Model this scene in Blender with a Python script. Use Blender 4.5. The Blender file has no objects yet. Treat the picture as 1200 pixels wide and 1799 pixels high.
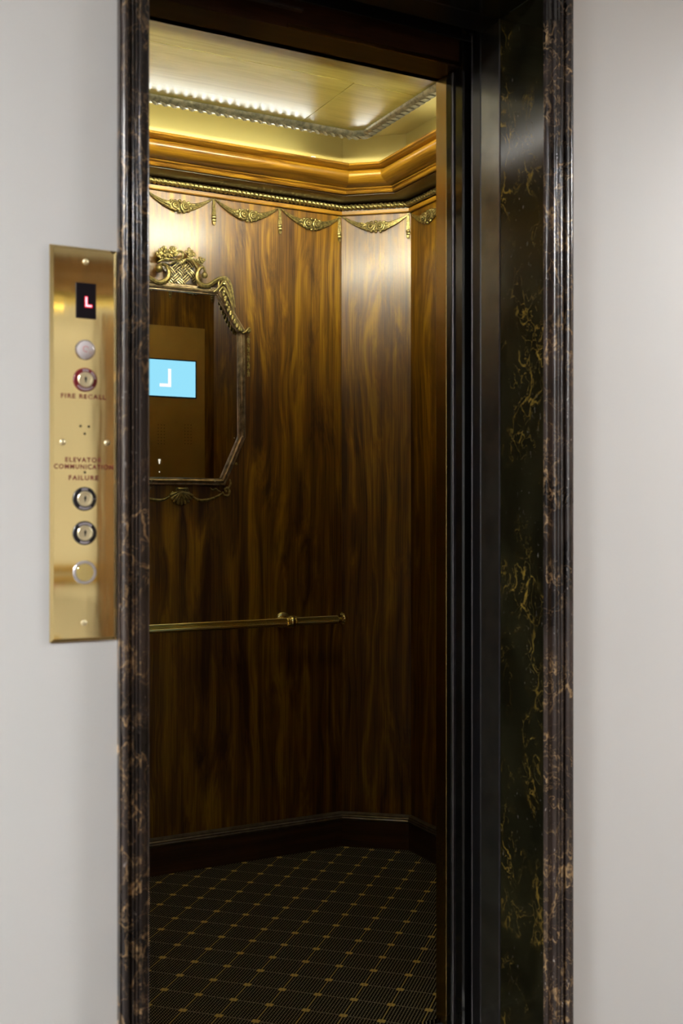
import bpy, math, random
from mathutils import Vector, Matrix
PI = math.pi
random.seed(7)
S = bpy.context.scene
COL = S.collection

# ------------------------------------------------------------------ camera
CAMZ = 1.27
YAW = math.radians(27.6)
F = 1914.0
sn, cs = math.sin(YAW), math.cos(YAW)
cam_d = bpy.data.cameras.new('camera')
cam_d.sensor_fit = 'HORIZONTAL'
cam_d.sensor_width = 24.0
cam_d.lens = 24.0 * F / 1200.0
cam_d.clip_start = 0.05
cam_d.dof.use_dof = True
cam_d.dof.focus_distance = 3.9
cam_d.dof.aperture_fstop = 4.8
cam = bpy.data.objects.new('camera', cam_d)
cam.location = (0, 0, CAMZ)
cam.rotation_euler = (PI / 2, 0, -YAW)
COL.objects.link(cam)
S.camera = cam

# ------------------------------------------------------------------ world, exposure
W = bpy.data.worlds.new('world')
S.world = W
W.use_nodes = True
W.node_tree.nodes['Background'].inputs[0].default_value = (0.8, 0.82, 0.85, 1)
W.node_tree.nodes['Background'].inputs[1].default_value = 0.02
vs = S.view_settings
vs.view_transform = 'Standard'
vs.look = 'None'
vs.gamma = 1.0
vs.use_curve_mapping = False
vs.exposure = 0.0
S.cycles.max_bounces = 9
S.cycles.diffuse_bounces = 5
S.cycles.glossy_bounces = 5
S.cycles.caustics_reflective = False
S.cycles.caustics_refractive = False
HALL_LAMP = 252.0      # radiance of the hall ceiling lamps
TUBE_LAMP = 24.0      # radiance of the tubes in the cab cove
PANEL_LAMP = 1.3     # radiance of the opal light panel in the cab ceiling
WASH_LAMP = 235.0      # radiance of the tall cove strip over the door
SIDE_LAMP = 12.0      # radiance of the tall cove strip on the left
SCREEN = 1.25

# ------------------------------------------------------------------ node helpers
class NT:
    def __init__(s, name):
        s.m = bpy.data.materials.new(name)
        s.m.use_nodes = True
        s.t = s.m.node_tree
        s.t.nodes.clear()
        s.out = s.t.nodes.new('ShaderNodeOutputMaterial')
    def n(s, typ, ins=None, **kw):
        nd = s.t.nodes.new(typ)
        for k, v in kw.items():
            setattr(nd, k, v)
        for k, v in (ins or {}).items():
            s.put(nd, k, v)
        return nd
    def put(s, nd, k, v):
        sock = nd.inputs[k]
        if isinstance(v, bpy.types.NodeSocket):
            s.t.links.new(v, sock)
        elif isinstance(v, bpy.types.Node):
            s.t.links.new(v.outputs[0], sock)
        else:
            if hasattr(sock.default_value, '__len__') and len(sock.default_value) == 4 and len(v) == 3:
                v = (*v, 1)
            sock.default_value = v
    def math(s, op, a, b=0.0, c=0.0):
        nd = s.n('ShaderNodeMath', operation=op)
        for i, v in enumerate((a, b, c)):
            s.put(nd, i, v)
        return nd.outputs[0]
    def mix(s, fac, a, b):
        nd = s.n('ShaderNodeMix', data_type='RGBA')
        s.put(nd, 0, fac); s.put(nd, 6, a); s.put(nd, 7, b)
        return nd.outputs[2]
    def coord(s, scale=(1, 1, 1), rot=(0, 0, 0), which='Object', loc=(0, 0, 0)):
        tc = s.n('ShaderNodeTexCoord')
        mp = s.n('ShaderNodeMapping')
        s.t.links.new(tc.outputs[which], mp.inputs[0])
        mp.inputs['Scale'].default_value = scale
        mp.inputs['Rotation'].default_value = rot
        mp.inputs['Location'].default_value = loc
        return mp.outputs[0]
    def noise(s, vec, scale, detail=3.0, rough=0.5, dist=0.0):
        nd = s.n('ShaderNodeTexNoise', {'Vector': vec, 'Scale': scale, 'Detail': detail, 'Roughness': rough, 'Distortion': dist})
        return nd.outputs[0]
    def ramp(s, fac, stops, interp='LINEAR'):
        nd = s.n('ShaderNodeValToRGB')
        s.put(nd, 0, fac)
        r = nd.color_ramp
        r.interpolation = interp
        while len(r.elements) < len(stops):
            r.elements.new(0.5)
        for e, (p, c) in zip(r.elements, stops):
            e.position = p
            e.color = (*c, 1) if len(c) == 3 else c
        return nd.outputs[0]
    def step(s, v, lo, hi):
        nd = s.n('ShaderNodeMapRange', {0: v, 1: lo, 2: hi, 3: 0.0, 4: 1.0}, clamp=True)
        return nd.outputs[0]
    def bump(s, h, strength, dist=0.01):
        return s.n('ShaderNodeBump', {'Height': h, 'Strength': strength, 'Distance': dist}).outputs[0]
    def bsdf(s, **ins):
        nd = s.n('ShaderNodeBsdfPrincipled')
        for k, v in ins.items():
            s.put(nd, k.replace('_', ' '), v)
        s.t.links.new(nd.outputs[0], s.out.inputs[0])
        return s.m

def srgb(r, g, b):
    f = lambda c: c / 12.92 if c <= 0.04045 else ((c + 0.055) / 1.055) ** 2.4
    return (f(r / 255), f(g / 255), f(b / 255))

M = {}
def plain(name, col, rough=0.5, metal=0.0, coat=0.0, noise=0.0, nscale=40.0, bump=0.0, **kw):
    t = NT(name)
    c = col
    ins = dict(Roughness=rough, Metallic=metal, Coat_Weight=coat, **kw)
    v = t.coord()
    nz = t.noise(v, nscale, 4)
    if noise:
        c = t.mix(t.step(nz, .3, .7), tuple(x * (1 - noise) for x in col), tuple(min(1, x * (1 + noise)) for x in col))
    if bump:
        ins['Normal'] = t.bump(nz, bump, 0.002)
    M[name] = t.bsdf(Base_Color=c, **ins)

def emit(name, col, strength):
    t = NT(name)
    e = t.n('ShaderNodeEmission', {0: col, 1: strength})
    t.t.links.new(e.outputs[0], t.out.inputs[0])
    M[name] = t.m

def wood(name, axis, dark, mid, light, scale=1.0, rough=0.35, coat=.38, crough=0.19, bump=0.04, seed=0.0):
    """veneer: grain runs along the local axis ('x' or 'z')"""
    t = NT(name)
    sc_f = [260, 260, 260]; sc_m = [26, 26, 26]; sc_l = [5, 5, 5]
    i = 'xyz'.index(axis)
    sc_f[i] = 3.5; sc_m[i] = .9; sc_l[i] = 1.1
    loc = (seed, seed * .7, seed * 1.3)
    low = t.noise(t.coord(sc_l, loc=loc), scale, 2)
    warp = t.n('ShaderNodeVectorMath', {0: t.coord(sc_m, loc=loc)}, operation='ADD')
    cmb = t.n('ShaderNodeCombineXYZ', {0: t.math('MULTIPLY', low, 5.0), 1: t.math('MULTIPLY', low, 5.0), 2: t.math('MULTIPLY', low, 5.0)})
    t.put(warp, 1, cmb.outputs[0])
    midn = t.noise(warp.outputs[0], scale * 1.0, 4, 0.6)
    fine = t.noise(t.coord(sc_f, loc=loc), scale, 3, 0.6)
    h = t.math('ADD', t.math('MULTIPLY', midn, 0.8), t.math('MULTIPLY', t.math('SUBTRACT', fine, .5), 0.3))
    h = t.math('ADD', h, t.math('MULTIPLY', t.math('SUBTRACT', low, .5), 0.25))
    col = t.ramp(h, [(.28, dark), (.42, mid), (.60, light), (.72, mid)])
    peel = t.noise(t.coord((1, 1, 1)), 300, 2)
    M[name] = t.bsdf(Base_Color=col, Roughness=rough, Coat_Weight=coat, Coat_Roughness=crough,
                     Normal=t.bump(fine, bump, 0.001), Coat_Normal=t.bump(peel, bump * .6, 0.001))

def marble(name, base_a, base_b, vein, chips=0.0, rough=0.1, vs=1.0, amount=1.0, seed=0.0, mk=.50):
    t = NT(name)
    v = t.coord((1, 1, .75), loc=(seed, seed, seed))
    w = t.n('ShaderNodeTexNoise', {'Vector': v, 'Scale': 7 * vs, 'Detail': 4.0})
    vv = t.n('ShaderNodeVectorMath', {0: v}, operation='MULTIPLY_ADD')
    t.t.links.new(w.outputs[1], vv.inputs[1]); vv.inputs[1].default_value = (.25, .25, .25)
    add = t.n('ShaderNodeVectorMath', operation='MULTIPLY_ADD')
    t.t.links.new(w.outputs[1], add.inputs[0]); add.inputs[1].default_value = (.16, .16, .22)
    t.t.links.new(v, add.inputs[2])
    P = add.outputs[0]
    n1 = t.noise(P, 9 * vs, 5, .6)
    n2 = t.noise(P, 17 * vs, 4, .6)
    mask = t.step(t.noise(v, 5 * vs, 3), mk, mk + .14)
    vor = t.n('ShaderNodeTexVoronoi', {'Vector': P, 'Scale': 13 * vs}, feature='DISTANCE_TO_EDGE')
    wdt = t.math('ADD', .012, t.math('MULTIPLY', t.step(n2, .45, .7), .10))
    l1 = t.math('SUBTRACT', 1.0, t.math('MINIMUM', 1.0, t.math('DIVIDE', vor.outputs['Distance'], wdt)))
    l2 = t.math('SUBTRACT', 1.0, t.step(t.math('ABSOLUTE', t.math('SUBTRACT', n2, .52)), 0.001, 0.012))
    blob = t.math('MULTIPLY', t.step(t.noise(P, 16 * vs, 4, .6), .64, .74), mask)
    ve = t.math('MULTIPLY', t.math('MAXIMUM', l1, t.math('MULTIPLY', l2, .7)), mask)
    faint = t.math('MULTIPLY', l2, t.math('MULTIPLY', t.step(t.noise(v, 10 * vs, 2), .5, .65), .45))
    ve = t.math('MULTIPLY', t.math('MAXIMUM', t.math('MAXIMUM', ve, blob), faint), amount)
    brk = t.step(t.noise(v, 70, 4, .7), .33, .6)
    ve = t.math('MULTIPLY', ve, brk)
    bc = t.mix(t.step(t.noise(P, 5 * vs, 4), .35, .7), base_a, base_b)
    col = t.mix(ve, bc, vein)
    rg = rough
    if chips:
        ch = t.step(t.noise(t.coord((1, 1, .45)), 150, 3, .6), .66, .71)
        ch = t.math('MULTIPLY', ch, t.step(t.noise(t.coord((1, 1, .5)), 9, 2), .5, .62))
        ch = t.math('MULTIPLY', ch, chips)
        col = t.mix(ch, col, (.32, .28, .26))
        rg = t.math('ADD', rough, t.math('MULTIPLY', ch, .5))
    sc = t.noise(t.coord((1, 1, .12)), 260, 2)
    M[name] = t.bsdf(Base_Color=col, Roughness=rg, Normal=t.bump(sc, .05, .001), Specular_IOR_Level=.5)

# ------------------------------------------------------------------ materials
def paint(name, col):
    t = NT(name)
    n = t.noise(t.coord(), 350, 3)
    n2 = t.noise(t.coord(), 2.2, 2)
    c = t.mix(n2, tuple(x * .97 for x in col), col)
    M[name] = t.bsdf(Base_Color=c, Roughness=.55, Normal=t.bump(n, .03, .001))
paint('hall_paint', (.685, .70, .71))
paint('cream_paint', (.37, .295, .085))
paint('ceiling_white', (.8, .8, .78))
wood('walnut', 'z', (.052, .018, .0018), (.175, .079, .0042), (.43, .235, .010), seed=1.3)
wood('walnut_run', 'x', (.11, .045, .004), (.30, .145, .010), (.50, .27, .018), crough=.16, seed=3.1)
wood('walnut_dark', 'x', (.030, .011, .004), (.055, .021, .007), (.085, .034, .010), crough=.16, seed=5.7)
wood('header_wood', 'x', (.020, .009, .004), (.045, .018, .006), (.07, .028, .009), crough=.12, seed=2.2)
wood('ceiling_veneer', 'x', (.43, .375, .07), (.52, .465, .10), (.60, .535, .13), rough=.4, coat=1.0, crough=.24, bump=.12, seed=8.8)
wood('hall_wood', 'z', (.10, .05, .016), (.17, .09, .03), (.24, .13, .045), rough=.5, coat=.4, crough=.2, seed=4.1)
marble('marble_casing', (.016, .013, .013), (.058, .043, .038), (.46, .30, .15), chips=1.0, rough=.17, vs=1.5, seed=2.0, mk=.41)
marble('marble_reveal', (.004, .004, .002), (.014, .013, .006), (.24, .155, .027), chips=.25, rough=.15, vs=1.3, seed=5.2, mk=.485)
plain('antique_gold', (.31, .25, .09), .38, .8, noise=.6, nscale=110)
plain('weave_gold', (.58, .48, .22), .32, .75, noise=.3, nscale=110)
plain('rope_gold', (.30, .24, .085), .3, .85, noise=.3, nscale=110)
plain('frame_gold', (.44, .34, .20), .30, .8, noise=.5, nscale=45)
plain('silver_gold', (.22, .20, .13), .32, .75, noise=.45, nscale=60)
plain('dark_moulding', (.050, .030, .012), .35, .0, coat=.4, noise=.3)
plain('silver_base', (.15, .12, .085), .3, .2, coat=.5, noise=.3)
plain('brass', (.95, .80, .34), .17, 1.0, noise=.08, nscale=12)
plain('bronze', (.40, .27, .10), .22, 1.0, noise=.1, nscale=8)
plain('panel_bronze', (.58, .42, .12), .35, .45, noise=.12, nscale=6)
plain('black_steel', (.006, .006, .007), .28, .0, noise=.2, nscale=30)
plain('black_gloss', (.006, .006, .006), .10, .0, noise=.1)
plain('grey_edge', (.13, .12, .13), .3, .8, noise=.2)
plain('steel', (.20, .20, .18), .24, .95, noise=.25, nscale=18)
plain('black_plastic', (.008, .006, .009), .35, Specular_IOR_Level=.15)
plain('hole_black', (.004, .003, .002), .8)
plain('red_print', (.16, .012, .015), .5)
plain('white_print', (.55, .50, .55), .5)
plain('key_black', (.010, .010, .014), .3)
plain('key_red', (.17, .008, .014), .35)
plain('key_metal', (.80, .72, .48), .28, .75)
plain('chrome', (.72, .71, .74), .2, .9)
plain('lens_white', (.62, .58, .60), .25, .1, coat=.5)
plain('red_mark', (.50, .14, .14), .4)
plain('hall_stone', (.07, .055, .04), .35, noise=.25, nscale=6)
plain('gold_trim', (.62, .42, .08), .3, .7, noise=.15)
plain('white_plastic', (.7, .7, .68), .4)
plain('red_leaf', (.42, .012, .02), .5, noise=.3)
plain('green_leaf', (.03, .09, .02), .5, noise=.3)
plain('terracotta', (.30, .12, .06), .7, noise=.2)
plain('aluminium', (.45, .44, .42), .35, .9, noise=.1)
plain('stone_chip', (.38, .29, .20), .8, noise=.2)
emit('tube_light', (.94, 1.0, 1.0), TUBE_LAMP)
emit('wash_light', (1.0, .95, .70), WASH_LAMP)
emit('side_light', (1.0, .985, .93), SIDE_LAMP)
emit('opal_light', (1.0, .965, .80), PANEL_LAMP)
emit('lamp_light', (1.0, .99, .97), HALL_LAMP)
emit('picture_glow', (1.0, .97, .90), 9.0)  # lamp added to brighten the opposite hall wall
emit('screen_blue', srgb(150, 226, 255), SCREEN)
emit('screen_white', (1, 1, 1), SCREEN * 1.05)
emit('digit_red', (1.0, .008, .05), 1.1)
emit('digit_core', (1.0, .50, .55), 2.2)
emit('arrow_white', (1, .95, .8), 1.0)

t = NT('mirror_glass')
M['mirror_glass'] = t.bsdf(Base_Color=(.82, .81, .78), Metallic=1.0, Roughness=.015)

t = NT('panel_brass')
wv = t.noise(t.coord((30, 30, 7)), 1.0, 2)
wv2 = t.noise(t.coord((60, 60, 3), loc=(3, 1, 2)), 1.0, 1)
hgt = t.math('ADD', t.math('MULTIPLY', wv, .6), t.math('MULTIPLY', wv2, .4))
M['panel_brass'] = t.bsdf(Base_Color=(.86, .67, .31), Metallic=1.0, Roughness=.05, Normal=t.bump(hgt, .012, .012))

def carpet():
    t = NT('carpet')
    tc = t.n('ShaderNodeTexCoord')
    g = t.n('ShaderNodeVectorMath', {0: tc.outputs['Object'], 1: (.70711, .70711, 0)}, operation='DOT_PRODUCT').outputs['Value']
    h = t.n('ShaderNodeVectorMath', {0: tc.outputs['Object'], 1: (.70711, -.70711, 0)}, operation='DOT_PRODUCT').outputs['Value']
    SU, SV = .0942, .0997
    ax, ay = 1.9278, 3.648
    u0 = (ax + ay) * .70711; v0 = (ax - ay) * .70711
    u = t.math('DIVIDE', t.math('SUBTRACT', g, u0), SU)
    v = t.math('DIVIDE', t.math('SUBTRACT', h, v0), SV)
    cen = lambda x: t.math('ABSOLUTE', t.math('SUBTRACT', t.math('FRACT', t.math('ADD', x, 40.5)), .5))
    fu, fv = cen(u), cen(v)
    less = lambda x, k: t.math('LESS_THAN', x, k)
    both = lambda a, b: t.math('MULTIPLY', a, b)
    gold = less(fv, .014)
    N = 12.0
    du, dv = cen(t.math('MULTIPLY', u, N)), cen(t.math('MULTIPLY', v, N))
    dots = both(less(du, .20), less(dv, .20))
    dl = both(less(fu, .014), less(cen(t.math('MULTIPLY', v, 20.0)), .30))
    node = both(less(fu, .085), less(fv, .105))
    hole = both(less(fu, .018), less(fv, .022))
    node = t.math('SUBTRACT', node, hole)
    nz = t.noise(tc.outputs['Object'], 900, 2)
    big = t.noise(tc.outputs['Object'], 3, 3)
    base = t.mix(nz, (.0050, .0040, .0024), (.013, .011, .007))
    c = t.mix(dots, base, (.95, .86, .52))
    c = t.mix(dl, c, (.95, .88, .62))
    c = t.mix(gold, c, (.95, .80, .28))
    c = t.mix(node, c, t.mix(big, (.95, .74, .20), (.97, .82, .28)))
    M['carpet'] = t.bsdf(Base_Color=c, Roughness=.95, Normal=t.bump(nz, .3, .002), Specular_IOR_Level=.1)
carpet()

# ------------------------------------------------------------------ mesh helpers
class MB:
    def __init__(s):
        s.v, s.f = [], []
    def add(s, vs, fs):
        o = len(s.v)
        s.v += [tuple(p) for p in vs]
        s.f += [tuple(i + o for i in f) for f in fs]
        return s
    def box(s, x0, x1, y0, y1, z0, z1, bev=0.0):
        if bev <= 0:
            vs = [(x, y, z) for x in (x0, x1) for y in (y0, y1) for z in (z0, z1)]
            fs = [(0, 1, 3, 2), (4, 6, 7, 5), (0, 4, 5, 1), (2, 3, 7, 6), (0, 2, 6, 4), (1, 5, 7, 3)]
            return s.add(vs, fs)
        # chamfered box: chamfer the corners in plan (x/y) and slightly on z
        b = bev
        ring = [(x0 + b, y0), (x1 - b, y0), (x1, y0 + b), (x1, y1 - b), (x1 - b, y1), (x0 + b, y1), (x0, y1 - b), (x0, y0 + b)]
        inner = [(x0 + b, y0 + b * .6), (x1 - b, y0 + b * .6), (x1 - b * .6, y0 + b), (x1 - b * .6, y1 - b), (x1 - b, y1 - b * .6), (x0 + b, y1 - b * .6), (x0 + b * .6, y1 - b), (x0 + b * .6, y0 + b)]
        L = [[(x, y, z0) for x, y in inner], [(x, y, z0 + b) for x, y in ring], [(x, y, z1 - b) for x, y in ring], [(x, y, z1) for x, y in inner]]
        return s.loft(L, closed=True, caps=True)
    def loft(s, rings, closed=True, caps=False):
        n = len(rings[0]); vs = [p for r in rings for p in r]; fs = []
        for i in range(len(rings) - 1):
            for j in range(n if closed else n - 1):
                a = i * n + j; b = i * n + (j + 1) % n
                fs.append((a, b, b + n, a + n))
        if caps:
            fs.append(tuple(range(n))[::-1]); fs.append(tuple(range((len(rings) - 1) * n, len(rings) * n)))
        return s.add(vs, fs)
    def tube(s, pts, rad, n=8, flat=1.0, up=(0, 1, 0)):
        """swept tube along pts; rad number or list; flat squashes along `up`"""
        P = [Vector(p) for p in pts]
        if not hasattr(rad, '__len__'):
            rad = [rad] * len(P)
        up = Vector(up)
        rings = []
        for i, p in enumerate(P):
            d = (P[min(i + 1, len(P) - 1)] - P[max(i - 1, 0)]).normalized()
            u = up - d * up.dot(d)
            if u.length < 1e-4:
                u = Vector((1, 0, 0)) - d * d.x
            u.normalize(); w = d.cross(u)
            rings.append([p + (u * math.sin(2 * PI * k / n) * flat + w * math.cos(2 * PI * k / n)) * rad[i] for k in range(n)])
        return s.loft(rings, True, True)
    def ball(s, c, r, nu=8, nv=5):
        r = r if hasattr(r, '__len__') else (r, r, r)
        c = Vector(c); vs = [c + Vector((0, 0, r[2]))]
        for i in range(1, nv):
            ph = PI * i / nv
            for j in range(nu):
                th = 2 * PI * j / nu
                vs.append(c + Vector((r[0] * math.sin(ph) * math.cos(th), r[1] * math.sin(ph) * math.sin(th), r[2] * math.cos(ph))))
        vs.append(c - Vector((0, 0, r[2]))); fs = []
        for j in range(nu):
            fs.append((0, 1 + j, 1 + (j + 1) % nu))
        for i in range(nv - 2):
            for j in range(nu):
                a = 1 + i * nu + j; b = 1 + i * nu + (j + 1) % nu
                fs.append((a, a + nu, b + nu, b))
        l = 1 + (nv - 2) * nu; e = len(vs) - 1
        for j in range(nu):
            fs.append((l + j, e, l + (j + 1) % nu))
        return s.add(vs, fs)
    def lathe(s, prof, c, axis='y', n=24, caps=True):
        """prof: list of (r, h) along axis from c"""
        c = Vector(c); rings = []
        for r, h in prof:
            ring = []
            for k in range(n):
                a = 2 * PI * k / n; x, y = r * math.cos(a), r * math.sin(a)
                ring.append(c + {'x': Vector((h, x, y)), 'y': Vector((x, h, y)), 'z': Vector((x, y, h))}[axis])
            rings.append(ring)
        return s.loft(rings, True, caps)
    def torus(s, c, R, r, axis='y', n=28, m=8, a0=0.0, a1=2 * PI):
        c = Vector(c); full = abs(a1 - a0 - 2 * PI) < 1e-6
        rings = []
        for i in range(n + (0 if full else 1)):
            a = a0 + (a1 - a0) * i / n
            ring = []
            for k in range(m):
                b = 2 * PI * k / m
                q = R + r * math.cos(b); h = r * math.sin(b)
                ring.append(c + {'x': Vector((h, q * math.cos(a), q * math.sin(a))), 'y': Vector((q * math.cos(a), h, q * math.sin(a))), 'z': Vector((q * math.cos(a), q * math.sin(a), h))}[axis])
            rings.append(ring)
        if full:
            rings.append(rings[0])
        return s.loft(rings, True, not full)
    def prism(s, poly, y0, y1):
        """polygon in (x,z) extruded in y"""
        n = len(poly)
        vs = [(x, y0, z) for x, z in poly] + [(x, y1, z) for x, z in poly]
        fs = [tuple(range(n)), tuple(range(n, 2 * n))[::-1]] + [(i, (i + 1) % n, (i + 1) % n + n, i + n) for i in range(n)]
        return s.add(vs, fs)
    def prismz(s, poly, z0, z1):
        n = len(poly)
        vs = [(x, y, z0) for x, y in poly] + [(x, y, z1) for x, y in poly]
        fs = [tuple(range(n)), tuple(range(n, 2 * n))[::-1]] + [(i, (i + 1) % n, (i + 1) % n + n, i + n) for i in range(n)]
        return s.add(vs, fs)
    def mesh(s, name, mat, smooth=False):
        me = bpy.data.meshes.new(name)
        me.from_pydata(s.v, [], s.f)
        import bmesh
        bm = bmesh.new(); bm.from_mesh(me)
        bmesh.ops.recalc_face_normals(bm, faces=bm.faces)
        bm.to_mesh(me); bm.free()
        if mat:
            me.materials.append(M[mat])
        if smooth:
            for p in me.polygons:
                p.use_smooth = True
            if smooth != 'all':
                try:
                    me.set_sharp_from_angle(angle=math.radians(40))
                except Exception:
                    pass
        return me
    def build(s, name, mat, parent=None, smooth=False, matrix=None):
        o = bpy.data.objects.new(name, s.mesh(name, mat, smooth))
        COL.objects.link(o)
        if parent:
            o.parent = parent
        if matrix is not None:
            o.matrix_local = matrix
        return o

def inst(name, me, parent=None, matrix=None):
    o = bpy.data.objects.new(name, me)
    COL.objects.link(o)
    if parent:
        o.parent = parent
    if matrix is not None:
        o.matrix_local = matrix
    return o
def empty(name, loc=(0, 0, 0), rz=0.0, matrix=None):
    o = bpy.data.objects.new(name, None)
    COL.objects.link(o)
    o.empty_display_size = .05
    if matrix is not None:
        o.matrix_world = matrix
    else:
        o.location = loc; o.rotation_euler = (0, 0, rz)
    return o
def tag(o, label, cat, group=None):
    o['label'] = label; o['category'] = cat
    if group:
        o['group'] = group
    return o
def struct(o, label=None):
    o['kind'] = 'structure'
    if label:
        o['label'] = label
    return o
def text_mesh(txt, size, mat, spacing=1.0, extrude=.0002, bold=0.0):
    cu = bpy.data.curves.new('lettering', 'FONT')
    cu.body = txt; cu.size = size; cu.align_x = 'CENTER'; cu.align_y = 'CENTER'
    cu.space_character = spacing; cu.extrude = extrude; cu.offset = bold
    o = bpy.data.objects.new('lettering_tmp', cu)
    COL.objects.link(o)
    bpy.context.view_layer.update()
    me = bpy.data.meshes.new_from_object(o.evaluated_get(bpy.context.evaluated_depsgraph_get()))
    bpy.data.objects.remove(o); bpy.data.curves.remove(cu)
    me.transform(Matrix.Rotation(PI / 2, 4, 'X'))
    me.materials.clear(); me.materials.append(M[mat])
    return me
def T(x, y, z):
    return Matrix.Translation((x, y, z))

def ratio(px):
    t = (px - 600) / F
    return (sn + t * cs) / (cs - t * sn)
def at(px, py, y):
    """point of the plane y=const seen at a photo pixel (used to take measurements)"""
    t = (px - 600) / F
    dep = y / (cs - t * sn)
    return (ratio(px) * y, y, CAMZ + (899.5 - py) * dep / F)

# ================================================================== STRUCTURE
# ---- cab plan
XL, XR, YB, YF = .42, 2.132, 3.682, 2.31
CX, CY = .207, .168
A = (XL + CX, YB); B = (XR - CX, YB); C = (XR, YB - CY); D = (XR, YF + CY)
E = (XR - CX, YF); Fp = (XL + CX, YF); G = (XL, YF + CY); H = (XL, YB - CY)
PLAN = [A, B, C, D, E, Fp, G, H]
OPX0, OPX1, OPZ = .605, 1.475, 2.348       # cab opening
RUNS = ['back', 'back_right', 'right', 'front_right', 'front', 'front_left', 'left', 'back_left']

def vdir(P, Q):
    d = Vector((Q[0] - P[0], Q[1] - P[1])); return d.normalized()
def inset_corner(i, e):
    P0, P1, P2 = PLAN[i - 1], PLAN[i], PLAN[(i + 1) % 8]
    d1, d2 = vdir(P0, P1), vdir(P1, P2)
    n1, n2 = Vector((d1.y, -d1.x)), Vector((d2.y, -d2.x))
    b = (n1 + n2); b = b / (1 + n1.dot(n2))
    return Vector(P1) + b * e
def run_frame(k):
    P, Q = PLAN[k], PLAN[(k + 1) % 8]
    d = vdir(P, Q)
    m = Matrix(((d.x, -d.y, 0, P[0]), (d.y, d.x, 0, P[1]), (0, 0, 1, 0), (0, 0, 0, 1)))
    return m, (Vector(Q) - Vector(P)).length
def run_sweep(k, prof, closed=True):
    """mitred moulding run in the local frame of wall k; prof = [(e, z)] with e = distance into the cab"""
    m, L = run_frame(k); mi = m.inverted()
    r0, r1 = [], []
    for e, z in prof:
        a = inset_corner(k, e); b = inset_corner((k + 1) % 8, e)
        r0.append(mi @ Vector((a.x, a.y, z))); r1.append(mi @ Vector((b.x, b.y, z)))
    mb = MB().loft([r0, r1], closed, True)
    return mb, m

# ---- cab walls (grain along z), panels 20 mm
WTOP = 2.44
for k, nm in enumerate(RUNS):
    m, L = run_frame(k)
    if nm == 'front':
        continue
    o = MB().box(0, L, 0, .02, 0, WTOP).build('wall_cab_' + nm, 'walnut', matrix=m)
    struct(o, 'walnut veneered %s wall of the elevator cab' % nm.replace('_', ' '))
# front return with operating panel side, and header board above the opening
m, L = run_frame(4)
o = MB().box(0, E[0] - OPX1 - .002, 0, .02, 0, WTOP).build('wall_cab_front', 'walnut', matrix=m)
struct(o, 'walnut front return wall of the cab beside its opening')
o = MB().box(E[0] - OPX1, L, 0, .02, OPZ, WTOP).build('wall_cab_header', 'walnut', matrix=m)
struct(o, 'walnut header wall above the cab opening')
# underside / front of the cab header
o = MB().box(OPX0 - .05, OPX1 + .02, 2.205, YF - .0005, OPZ, OPZ + .07).build('trim_header', 'header_wood')
struct(o, 'dark brown gloss soffit board over the cab opening')
ax = at(520, 35, 2.2)[0]
b1 = MB().box(.45, ax, 2.160, 2.172, 2.372, 2.377).build('edge_strip', 'grey_edge', o)
b2 = MB().box(ax - .02, 1.47, 2.199, 2.204, OPZ - .001, OPZ + .008).build('edge_strip', 'bronze', o)
# cab jamb bronze
o = MB().box(OPX1, OPX1 + .012, 2.262, 2.3115, 0, 2.347, .002).build('trim_jamb', 'bronze')
struct(o, 'bronze cab jamb edge right of the opening')
o = MB().box(OPX0 - .012, OPX0, 2.262, 2.3115, 0, 2.347, .002).build('trim_jamb', 'bronze')
struct(o, 'bronze cab jamb edge left of the opening')

# ---- cab floor
mb = MB().prismz([(p[0], p[1]) for p in PLAN], -.03, 0)
fl = struct(mb.build('floor', 'carpet'), 'dark carpet with gold square lattice on the cab floor')
o = MB()
for i in range(4):
    o.box(.45, 1.5, 2.035 + i * .068, 2.035 + i * .068 + .055, -.03, -.004)
struct(o.build('trim_sill', 'aluminium'), 'grooved metal door sill')

# ---- baseboard
bprof = [(0, 0), (.014, 0), (.014, .100), (.017, .103), (.019, .108), (.016, .112), (.017, .116), (.013, .120), (.013, .124), (.006, .129), (0, .130)]
for k, nm in enumerate(RUNS):
    if nm == 'front':
        continue
    mb, m = run_sweep(k, [(e, z) for e, z in bprof if z <= .100] + [(0, .100)])
    o = struct(mb.build('baseboard_' + nm, 'walnut_dark', matrix=m), 'dark walnut baseboard along the %s cab wall' % nm.replace('_', ' '))
    mb2, _ = run_sweep(k, [(0, .1005)] + [(e, z + .0005) for e, z in bprof if z >= .100])
    mb2.build('cap_moulding', 'silver_base' if 'silver_base' in M else 'dark_moulding', o, smooth=True)

# ---- crown cornice : backing fillet, soffit cove, beads, big ovolo, top fillet
fillet = [(0, 2.397), (.010, 2.397), (.013, 2.400), (.013, 2.411), (0, 2.411)]
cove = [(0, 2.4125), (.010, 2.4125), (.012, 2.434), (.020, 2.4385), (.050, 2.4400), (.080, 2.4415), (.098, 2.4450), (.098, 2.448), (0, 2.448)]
bead = [(0, 2.4485), (.099, 2.4485), (.106, 2.4475), (.111, 2.450), (.113, 2.4545), (.111, 2.459), (.106, 2.461), (.108, 2.4625), (.115, 2.4635), (.117, 2.467), (.115, 2.4695), (0, 2.4695)]
ovolo = [(0, 2.470), (.112, 2.470), (.122, 2.469)]
for i in range(0, 13):
    a = -75 + i * 12.5
    ovolo.append((.128 + .052 * math.cos(math.radians(a)) * 1.0, 2.4975 + .0265 * math.sin(math.radians(a)) + .0008 * i * .1))
ovolo += [(.150, 2.5245), (0, 2.5245)]
topf = [(.02, 2.525), (.172, 2.525), (.176, 2.527), (.188, 2.529), (.190, 2.533), (.188, 2.537), (.165, 2.537), (.160, 2.533), (.02, 2.531)]
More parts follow.
